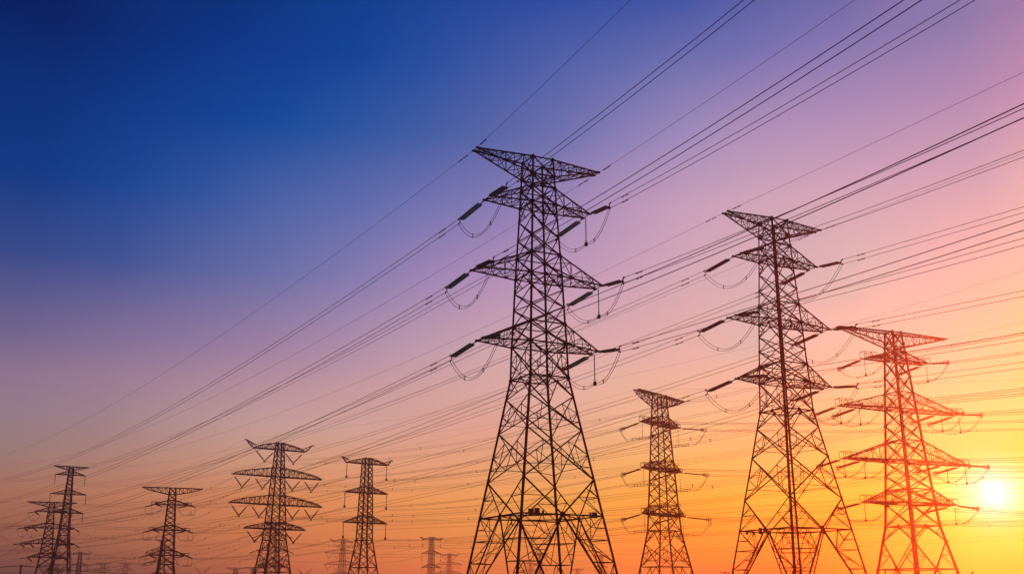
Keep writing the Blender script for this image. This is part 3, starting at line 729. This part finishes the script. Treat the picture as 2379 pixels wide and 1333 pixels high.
# ------------------------------------------------------------------ three-armed suspension pylon
LV_F = [(64.6, 1.6), (62.1, 1.7), (51.6, 2.04), (48.9, 2.13), (38.5, 2.4), (35.5, 2.47), (27.9, 2.66), (16.0, 4.4), (-1.7, 7.0)]
PAN_F = [(64.6, 62.1, 'X', 1), (62.1, 51.6, 'X', 4), (51.6, 48.9, 'X', 1), (48.9, 38.5, 'X', 4), (38.5, 35.5, 'X', 1), (35.5, 27.9, 'X', 2), (27.9, 16, 'X', 2), (16, 6, 'X', 1), (6, -1.7, 'A', 1)]
ARM_F = [(62.1, 64.6, 10.5, 'top'), (48.9, 51.6, 10.9, 'middle'), (35.5, 38.5, 11.0, 'lowest')]
def triple_pylon(X, Y, psi, label, detail=1, sc=1.0):
    p = Pylon(X, Y, psi, label, leg=.62 if detail else .5, br=.27, fine=.17)
    zz = lambda z: (z + CAMZ) * sc - CAMZ
    p.body([(zz(z), w_ * sc) for z, w_ in LV_F], [(zz(a), zz(b), t, n_) for a, b, t, n_ in PAN_F], horiz=tuple(zz(v) for v in (64.6, 62.1, 51.6, 48.9, 38.5, 35.5, 27.9, 16)), plate=.3 if detail else 0)
    bot = {}
    for s in (-1, 1):
        for (zf, zs, L, nm) in ARM_F:
            p.arm(s, zz(zf), zz(zs), L * sc, .7 * sc, 6 if detail else 3, p=.75 if nm == 'top' else 1, horn=(2.4 * sc, 2.6 * sc) if nm == 'top' else None)
            x = s * (L - .3) * sc; B_ = MB(); B_.lathe((x, 0, zz(zf) + CAMZ), (0, 0, -1), disc_prof(.4, 6.0 * sc, .19, .35, .1), 6 if detail else 4)
            o = B_.build("insulator_string", STEEL, p.root); K = MB(); K.box((x, 0, zz(zf) + CAMZ - 6.5 * sc), (.35, .3, .55)); K.build("clamp", STEEL, o)
            bot[(nm, s)] = p.W(x, 0, zz(zf) - 7.1 * sc)
    p.finish(); return p, bot
Fp, F_bot = triple_pylon(-66.6, 500, 35.2, "black three-armed pylon with straight hanging insulators, left of the tallest pylon")
for (nm, s), q in F_bot.items():
    sd = 'left' if s < 0 else 'right'
    bundle(span(D_ends[(nm, s, 1)], q, .00026), OFF4, .058, f"four-wire bundle joining the slim pylon and the three-armed pylon, {nm} {sd} arm", "bundles between the slim pylon and the three-armed pylon", spacer=(50, 'ring', .3, 34))
for s in (-1, 1):
    single(span(D.W(s * 13, 0, 61.9), Fp.W(s * 12.9, 0, 64.7), .0002), .04, f"earth wire joining the {'left' if s < 0 else 'right'} peaks of the slim and three-armed pylons", "earth wires of the slim pylon")

# ------------------------------------------------------------------ wide-topped tension pylon at the left (same line as the slim one)
G = slim_pylon(-187.4, 605, 19.7, "black tension pylon with long flat earth arm, left of the V-string pylon", thick=1.5, earth=16.0)
G_ends = slim_lines(G, 150, -42, 'far', 7.5, -.12, -.22)
for (nm, s), q in F_bot.items():
    sd = 'left' if s < 0 else 'right'
    bundle(span(q, G_ends[(nm, s, -1)], .0006), OFF4, .058, f"sagging four-wire bundle from the three-armed pylon leftward, {nm} {sd} arm", "bundles left of the three-armed pylon", spacer=(40, 'ring', .26, 22))
    bundle(parabola(G_ends[(nm, s, 1)], 148, -.10, .0004, 300), OFF4, .06, f"four-wire bundle leaving the flat-topped left pylon into the distance, {nm} {sd} arm", "bundles beyond the flat-topped left pylon", spacer=(44, 'ring', .26, 30))
for s in (-1, 1):
    single(span(Fp.W(s * 12.9, 0, 64.7), G.W(s * 16, 0, 61.9), .0004), .04, f"earth wire joining the {'left' if s < 0 else 'right'} peaks of the three-armed and flat-topped pylons", "earth wires of the slim pylon")

# ------------------------------------------------------------------ tall narrow suspension pylon at far left: end of the brown pylon's line
LV_H = [(73.0, .97), (70.6, 1.05), (68.4, 1.11), (60.2, 1.5), (58.0, 1.61), (50.2, 1.88), (48.0, 1.96), (36, 2.57), (22, 4.1), (-1.7, 6.6)]
H = Pylon(-242.8, 600, 30.3, "narrow tall black pylon at far left with thin vertical insulators", leg=.55, br=.27, fine=.17)
H.body(LV_H, [(73, 70.6, 'X', 1), (70.6, 68.4, 'X', 1), (68.4, 60.2, 'X', 4), (60.2, 58, 'X', 1), (58, 50.2, 'X', 4), (50.2, 48, 'X', 1), (48, 36, 'X', 3), (36, 22, 'XR', 2), (22, 8, 'X', 1), (8, -1.7, 'A', 1)],
       horiz=(73, 70.6, 68.4, 60.2, 58, 50.2, 48, 36), plate=.25)
ARM_H = {'1': (68.4, 70.6, 7.7), '2': (58.0, 60.2, 9.2), '3': (48.0, 50.2, 8.6)}
H_bot = {}
for s in (-1, 1):
    H.arm(s, 73, 70.9, 9.1, .4, 5, name="earth_wire_arm")
    for k, (zf, zs, L) in ARM_H.items():
        H.arm(s, zf, zs, L, .5, 4)
        b = MB(); b.lathe((s * L, 0, zf + CAMZ), (0, 0, -1), disc_prof(.3, 4.4, .22, .35, .12), 6); o = b.build("insulator_string", STEEL, H.root)
        k2 = MB(); k2.bar((s * L, 0, zf + CAMZ - 4.3), (s * L, 0, zf + CAMZ - 5.2), .12); k2.bar((s * L - .3, 0, zf + CAMZ - 5), (s * L + .3, 0, zf + CAMZ - 5), .12); k2.build("clamp", STEEL, o)
        H_bot[(k, s)] = H.W(s * L, 0, zf - 5.2)
        bundle(parabola(H.W(s * L, 0, zf - 5.2), 141, -.13, .0002, 260), [(0, .3), (0, -.3)], .06, f"conductor pair beyond the narrow far-left pylon, {LEVEL[k]} {'left' if s < 0 else 'right'} arm", "conductor pairs beyond the narrow far-left pylon")
    H_bot[('e', s)] = H.W(s * 9.1, 0, 73)
    single(parabola(H.W(s * 9.1, 0, 73), 141, -.11, .00018, 260), .045, f"earth wire beyond the narrow far-left pylon, {'left' if s < 0 else 'right'} peak", "earth wires beyond the narrow pylon")
H.finish()
tension_lines(B, 'olive', 123.85, -69.9, {'e': (-.071, .00017), 'p': (-.075, .00017)}, {'e': (-.089, .00006), 'p': (-.1145, .00026), (1, '1'): (-.1158, .00014), (1, '2'): (-.1134, .00015), (-1, '3'): (-.114, .00013), (1, '3'): (-.1076, .00017)},
              "brown pylon", 500, 330, .075, far_targets=H_bot, hang=False)

# ------------------------------------------------------------------ four-circuit tension pylon at far left
LV_I = [(69.8, 1.3), (66.2, 1.55), (63.2, 1.8), (55.2, 2.3), (52.0, 2.45), (44.8, 3.0), (41.2, 3.25), (34.6, 3.8), (31.9, 4.05), (26, 4.5), (12, 6.9), (-1.7, 9.0)]
I_ = Pylon(-326.4, 780, 20.4, "black wide-armed pylon at far left with many dark slanting insulators", leg=.8, br=.4, fine=.24)
I_.body(LV_I, [(69.8, 66.2, 'X', 1), (66.2, 63.2, 'X', 1), (63.2, 55.2, 'X', 2), (55.2, 52, 'X', 1), (52, 44.8, 'X', 2), (44.8, 41.2, 'X', 1), (41.2, 34.6, 'X', 2), (34.6, 31.9, 'X', 1), (31.9, 26, 'X', 1), (26, 12, 'X', 1), (12, -1.7, 'A', 1)],
        horiz=(69.8, 66.2, 63.2, 55.2, 52, 44.8, 41.2, 34.6, 31.9, 26, 12), plate=.35)
ARM_I = [(63.2, 66.2, 10.8, 'top', (10.8,)), (52.0, 55.2, 16.7, 'second', (16.7, 10.6)), (41.2, 44.8, 17.8, 'third', (17.8, 11.6)), (31.9, 34.6, 12.0, 'fourth', (12.0,))]
for s in (-1, 1):
    I_.arm(s, 69.8, 66.4, 16.6, .5, 8, name="earth_wire_arm")
    for (zf, zs, L, nm, at_) in ARM_I:
        I_.arm(s, zf, zs, L, 1.0, 5)
        for j, a in enumerate(at_):
            e_ = {}
            for l, az_, si in ((1, 150, -.1), (-1, -38, -.42)):
                ld = math.radians(az_) - I_.psi; d = Vector((math.cos(ld), math.sin(ld), si)).normalized()
                q = Vector((s * a, l, zf - .15)); strain(I_, 'far', q, d); e_[l] = q + d * 7.5
            jumper(I_, e_[-1], e_[1], 1.5, 0, dia=.08, weight=(s * (a + .2), 0, zf - 6.5, zf - .1))
            sd = 'left' if s < 0 else 'right'; nl = f"{nm} {sd} arm" + (f", {WHICH[j]} position" if len(at_) > 1 else "")
            bundle(span(E_bot[(nm, s, j)], I_.W(*e_[-1]), .0004), [(0, .3), (0, -.3)], .06, f"sagging pair from the V-string pylon to the far-left wide-armed one, {nl}", "conductor pairs left of the V-string pylon", spacer=(38, 'x', .34, 20))
            bundle(parabola(I_.W(*e_[1]), 150, -.09, .0002, 260), [(0, .3), (0, -.3)], .06, f"conductor pair leaving the wide-armed far-left pylon, {nl}", "conductor pairs beyond the wide-armed far-left pylon")
    single(span(Ep.W(s * 16.8, 0, 72.1), I_.W(s * 16.6, 0, 69.8), .0003), .05, f"earth wire between the V-string and wide-armed far-left pylons, {'left' if s < 0 else 'right'} peak", "earth wires left of the V-string pylon")
I_.finish()

# ------------------------------------------------------------------ smaller tension pylon standing behind the flat-topped one
def at_px(px, py, H_):
    """ground point of something H_ metres tall whose top is seen at a pixel"""
    d = ray(px, py); t = (H_ - CAMZ) / d.z; return d.x * t, d.y * t
def small_tension(px, py, Ht, psi, label):
    X, Y = at_px(px, py, Ht); k = Ht / 50.0; zz = lambda z: z * k - CAMZ
    p = Pylon(X, Y, psi, label, leg=.6, br=.3, fine=.2)
    p.body([(zz(50), 1.3 * k), (zz(42), 1.7 * k), (zz(33), 2.3 * k), (zz(24), 3 * k), (zz(0), 5.5 * k)], [(zz(50), zz(42), 'X', 3), (zz(42), zz(33), 'X', 3), (zz(33), zz(24), 'X', 3), (zz(24), zz(0), 'X', 3)], horiz=(zz(50), zz(42), zz(33), zz(24), zz(12)))
    for s in (-1, 1):
        for (z, L) in ((42, 8.5), (33, 9.5), (24, 8.0)):
            p.arm(s, zz(z), zz(z + 2.6), L * k, .8, 4)
            for az_ in (150, -35):
                ld = math.radians(az_) - p.psi; d = Vector((math.cos(ld), math.sin(ld), -.3)).normalized()
                strain(p, 'far', Vector((s * L * k, 0, zz(z) - .1)), d)
            jumper(p, Vector((s * L * k, 0, zz(z))) + Vector((-3, 5, -2)), Vector((s * L * k, 0, zz(z))) + Vector((3, -5, -2)), 3, 0, dia=.07)
        p.arm(s, zz(50), zz(48), 6 * k, .4, 3, name="earth_wire_arm")
    p.finish(); return p
J1 = small_tension(379, 1253, 62, 22, "darker narrow pylon with short arms half hidden behind the flat-topped one")
J2 = small_tension(636, 1212, 64, 24, "narrow pylon with short arms hidden behind the V-string pylon's legs")

# ------------------------------------------------------------------ far pylons on the horizon
far = []
FQ = [(797.5, 1252, 72, 36, "faded distant V-string pylon behind the three-armed pylon's left leg"), (1044, 1285, 66, 36, "faded distant V-string pylon, right of the faded three-armed one"),
      (1232, 1305, 64, 36, "faint tiny V-string pylon seen between the tallest pylon's legs"), (1341, 1320, 60, 36, "faint tiny V-string pylon top seen inside the tallest pylon's right leg")]
for px, py, Hh, ps, lb in FQ:
    X, Y = at_px(px, py, Hh); far.append(quad_pylon(X, Y, ps, lb, 0, sc=Hh / 73.3)[0])
FT = [(1003, 1247, 62, 35, "faded distant three-armed pylon standing alone left of the tallest pylon"), (1254, 1283, 56, 35, "faint three-armed pylon seen between the tallest pylon's legs"), (1397, 1288, 56, 35, "faint three-armed pylon seen behind the tallest pylon's right leg"),
      (187, 1282, 50, 30, "faded distant three-armed pylon right of the far-left pair"), (1685, 1327, 34, 30, "tiny pylon top on the horizon left of the brown pylon")]
for px, py, Hh, ps, lb in FT:
    X, Y = at_px(px, py, Hh); far.append(triple_pylon(X, Y, ps, lb, 0, sc=Hh / 66.3)[0])
def pine_pylon(px, py, Ht, label):
    X, Y = at_px(px, py, Ht); zz = lambda z: z - CAMZ
    p = Pylon(X, Y, 20, label, leg=.4, br=.22, fine=.16)
    p.body([(zz(Ht), 1.0), (zz(Ht - 9), 2.0), (zz(0), 5)], [(zz(Ht), zz(Ht - 9), 'X', 3), (zz(Ht - 9), zz(0), 'X', 6)], horiz=(zz(Ht), zz(Ht - 9)))
    for s in (-1, 1):
        p.arm(s, zz(Ht), zz(Ht - 2.5), 8.5, .4, 3, name="earth_wire_arm"); p.arm(s, zz(Ht - 8), zz(Ht - 5), 9.0, .5, 3); p.arm(s, zz(Ht - 17), zz(Ht - 13), 13.0, .5, 3)
    p.finish(); far.append(p)
pine_pylon(240, 1307, 46, "stubby faded pylon with widening arms, nearer the far-left pylons")
pine_pylon(293, 1306, 46, "stubby faded pylon with widening arms, nearer the flat-topped pylon")
pine_pylon(548, 1318, 34, "tiny stubby pylon top left of the V-string pylon's feet")
pine_pylon(590, 1317, 34, "tiny stubby pylon top touching the V-string pylon's left foot")
pine_pylon(118, 1309, 46, "faded stubby pylon seen through the two far-left pylons")
pine_pylon(134, 1309, 46, "faded stubby pylon seen through the narrow far-left pylon's base")
def y_pylon(px, py, Ht, label):
    X, Y = at_px(px, py, Ht)
    p = Pylon(X, Y, 20, label, leg=.4, br=.3, fine=.2)
    zw = Ht - 9 - CAMZ
    p.body([(zw, .7), (-CAMZ, 3.2)], [(zw, -CAMZ, 'X', 5)], horiz=(zw,))
    for s in (-1, 1):
        b = MB(); t = Vector((s * 8.0, 0, Ht)); k = Vector((s * 4.2, 0, Ht - 4.2))
        for e in (-1, 1):
            q = Vector((s * .6, e * .7, zw + CAMZ)); b.bar(q, k + Vector((0, e * .5, 0)), .34); b.bar(k + Vector((0, e * .5, 0)), t, .3); b.bar(Vector((0, e * .4, Ht - 6.3)), k + Vector((0, e * .5, 0)), .25)
        b.bar(k, Vector((s * 5.6, 0, Ht - 4.6)), .25); b.build("crossarm", STEEL, p.root)
    p.finish()
y_pylon(470, 1315, 40, "small Y-shaped pylon on the horizon left of the V-string pylon")
y_pylon(708, 1317.5, 38, "small Y-shaped pylon on the horizon right of the V-string pylon")

# low distant spans
def low(p0, p1, H0, H1, c, dia, lab, grp, nw=1):
    X0, Y0 = at_px(*p0, H0); X1, Y1 = at_px(*p1, H1)
    P = Vector((X0, Y0, H0)); Q = Vector((X1, Y1, H1))
    pts = span(P, Q, c, 30)
    if nw == 1: single(pts, dia, lab, grp, name="distant_wire")
    else: bundle(pts, [(0, .35), (0, -.35)], dia, lab, grp)
LOW = [((0, 1243), (187, 1296), 46, 40), ((187, 1296), (350, 1268), 40, 55), ((187, 1306), (345, 1296), 36, 48), ((423, 1270), (600, 1252), 52, 58), ((423, 1295), (610, 1290), 45, 50), ((240, 1316), (380, 1308), 40, 46),
       ((293, 1316), (470, 1320), 40, 36), ((470, 1320), (640, 1268), 36, 58), ((640, 1268), (797, 1275), 58, 62), ((640, 1300), (797, 1300), 45, 50), ((797, 1280), (1003, 1257), 60, 58), ((797, 1300), (1003, 1285), 52, 50),
       ((1003, 1262), (1254, 1305), 56, 48), ((1003, 1285), (1254, 1318), 50, 42), ((1044, 1300), (1232, 1322), 58, 52), ((1254, 1305), (1397, 1302), 48, 50), ((1254, 1321), (1397, 1316), 40, 42), ((1397, 1302), (1685, 1329), 50, 32),
       ((708, 1322), (797, 1315), 34, 44), ((85, 1190), (0, 1230), 48, 44), ((47, 1262), (0, 1290), 44, 40), ((379, 1262), (640, 1222), 58, 60)]
lowdesc = ["left edge and the faded far-left pylon", "faded far-left pylon and the flat-topped one, upper", "faded far-left pylon and the flat-topped one, lower", "flat-topped pylon and V-string pylon, upper", "flat-topped pylon and V-string pylon, lower",
           "stubby pylon and the flat-topped one", "second stubby pylon and the Y-shaped one", "Y-shaped pylon and the V-string one", "V-string pylon and its faded twin, upper", "V-string pylon and its faded twin, lower", "faded V-string and faded three-armed pylons, upper",
           "faded V-string and faded three-armed pylons, lower", "faded three-armed pylon and the tallest pylon's feet, upper", "faded three-armed pylon and the tallest pylon's feet, lower", "second faded V-string pylon and the tallest pylon's feet", "two faint pylons under the tallest one, upper",
           "two faint pylons under the tallest one, lower", "faint pylon and the tiny one by the brown pylon", "right Y-shaped pylon and the faded V-string one", "wide-armed far-left pylon and the left edge, upper", "wide-armed far-left pylon and the left edge, lower", "narrow pylons behind the flat-topped and V-string ones"]
for (p0, p1, H0, H1), ds in zip(LOW, lowdesc):
    low(p0, p1, H0, H1, 0.0004, .11, f"faint distant wire pair between the {ds}", "faint wires near the horizon", 2)

# a second double line crossing low behind the big pylons
for i, (ya, yb, Ha, Hb, txt) in enumerate([(1222, 1118, 62, 66, "highest"), (1231, 1128, 60, 64, "second highest"), (1256, 1188, 54, 56, "third"), (1262, 1198, 53, 55, "fourth"), (1287, 1233, 46, 48, "fifth"), (1293, 1243, 45, 47, "lowest")]):
    X0, Y0 = at_px(815, ya, Ha); X1, Y1 = at_px(2560, yb, Hb)
    bundle(span(Vector((X0, Y0, Ha)), Vector((X1, Y1, Hb)), .00004), OFF4, .07, f"four-wire bundle crossing low behind the big pylons towards the sun, {txt} of six", "six far bundles crossing low behind the big pylons", spacer=(64, 'ring', .34, 22 + 9 * i))

# ------------------------------------------------------------------ small things at the bottom edge
def post(px, py, Ht, label, dia=.3, arm_=0):
    X, Y = at_px(px, py, Ht); r = tag(empty("utility_pole", (X, Y, 0)), label, "pole", "small utility poles")
    b = MB(); b.lathe((0, 0, 0), (0, 0, 1), [(0, dia / 2), (Ht * .6, dia * .42), (Ht, dia * .35)], 10); b.build("pole", STEEL, r)
    k = MB(); k.box((0, 0, Ht - .05), (.3 if not arm_ else arm_, .09, .1)); k.build("cap" if not arm_ else "crosspiece", STEEL, r)
    return Vector((X, Y, Ht))
T1 = post(49.3, 1312.6, 8.5, "short black utility pole at the bottom left corner", .34)
X2, Y2 = at_px(-120, 1322, 8.5); X3, Y3 = at_px(600, 1325.5, 9.5)
single(span(T1, Vector((X2, Y2, 8.5)), .0004), .13, "dark cable from the short pole to the left edge", "cables on the short utility pole", name="cable")
single(span(T1, Vector((X3, Y3, 9.5)), .0009), .13, "dark cable sagging right from the short pole behind the pylons", "cables on the short utility pole", name="cable")
post(2056, 1321, 8.0, "thin short post between the orange pylon's legs", .34, .5)
post(2259, 1328, 8.0, "thin short post right of the orange pylon's leg", .34, .2)
# blue-roofed hut whose eave enters the bottom left corner
hx, hy = at_px(-32, 1322, 4.4)
hut = tag(empty("hut", (hx, hy, 0), .3), "small hut with a blue sheet roof at the bottom left corner", "hut")
b = MB(); b.box((0, 0, 1.35), (2.2, 1.8, 1.35)); b.build("wall", GREY, hut)
b = MB(); i0 = 0
for y in (-2.1, 2.1):
    for p_ in ((-2.7, 2.35), (0, 4.4), (2.7, 2.35), (2.7, 2.5), (0, 4.6), (-2.7, 2.5)): b.v.append((p_[0], y, p_[1]))
for k in range(6): b.f.append((k, (k + 1) % 6, 6 + (k + 1) % 6, 6 + k))
b.f += [(0, 4, 1)[::1] if False else (0, 1, 4, 5), (1, 2, 3, 4), (11, 10, 7, 6), (10, 9, 8, 7)]
b.build("roof", BLUEROOF, hut)
b = MB(); b.box((.5, -1.83, 1.0), (.45, .04, 1.0)); b.build("door", BLUEROOF, hut)
# bush by the hut
bx, by = at_px(36, 1330, 3.4)
sh = tag(empty("bush", (bx, by, 0)), "small dark bush just right of the hut", "bush")
b = MB(); b.lathe((0, 0, 0), (0, 0, 1), [(0, .12), (1.4, .07), (2.4, .03)], 7)
for k in range(7):
    a_ = k * 2.4; b.bar((0, 0, .8 + .15 * k), (.8 * math.cos(a_), .8 * math.sin(a_), 1.7 + .18 * k), .04)
b.build("stem", STEEL, sh)
b = MB()
for k in range(900):
    th = random.uniform(0, 2 * PI); ph = math.acos(random.uniform(-1, 1)); r_ = random.random() ** .45
    c_ = Vector((1.25 * r_ * math.sin(ph) * math.cos(th), 1.25 * r_ * math.sin(ph) * math.sin(th), 2.1 + 1.25 * r_ * math.cos(ph)))
    a_ = Vector((random.gauss(0, 1), random.gauss(0, 1), random.gauss(0, 1))).normalized() * .13; e_ = a_.cross(Vector((random.gauss(0, 1), random.gauss(0, 1), random.gauss(0, 1)))).normalized() * .07
    i0 = len(b.v); b.v += [tuple(c_ - a_), tuple(c_ + e_), tuple(c_ + a_), tuple(c_ - e_)]; b.f.append((i0, i0 + 1, i0 + 2, i0 + 3))
b.build("foliage", LEAF, sh)

# ------------------------------------------------------------------ haze
hz = MB(); hz.box((0, 0, 42.0), (1400, 1400, 43.0))
hm = bpy.data.materials.new("haze_air"); hm.use_nodes = True; t = hm.node_tree; t.nodes.clear()
v = t.nodes.new("ShaderNodeVolumePrincipled"); v.inputs["Color"].default_value = (.9, .88, .85, 1); v.inputs["Density"].default_value = HAZE_DENSITY; v.inputs["Anisotropy"].default_value = HAZE_ANISO
o_ = t.nodes.new("ShaderNodeOutputMaterial"); t.links.new(v.outputs[0], o_.inputs["Volume"])
tag(hz.build("haze", hm), "warm evening haze in the air round the pylons", "haze", kind="stuff")
print("objects", len(bpy.data.objects))
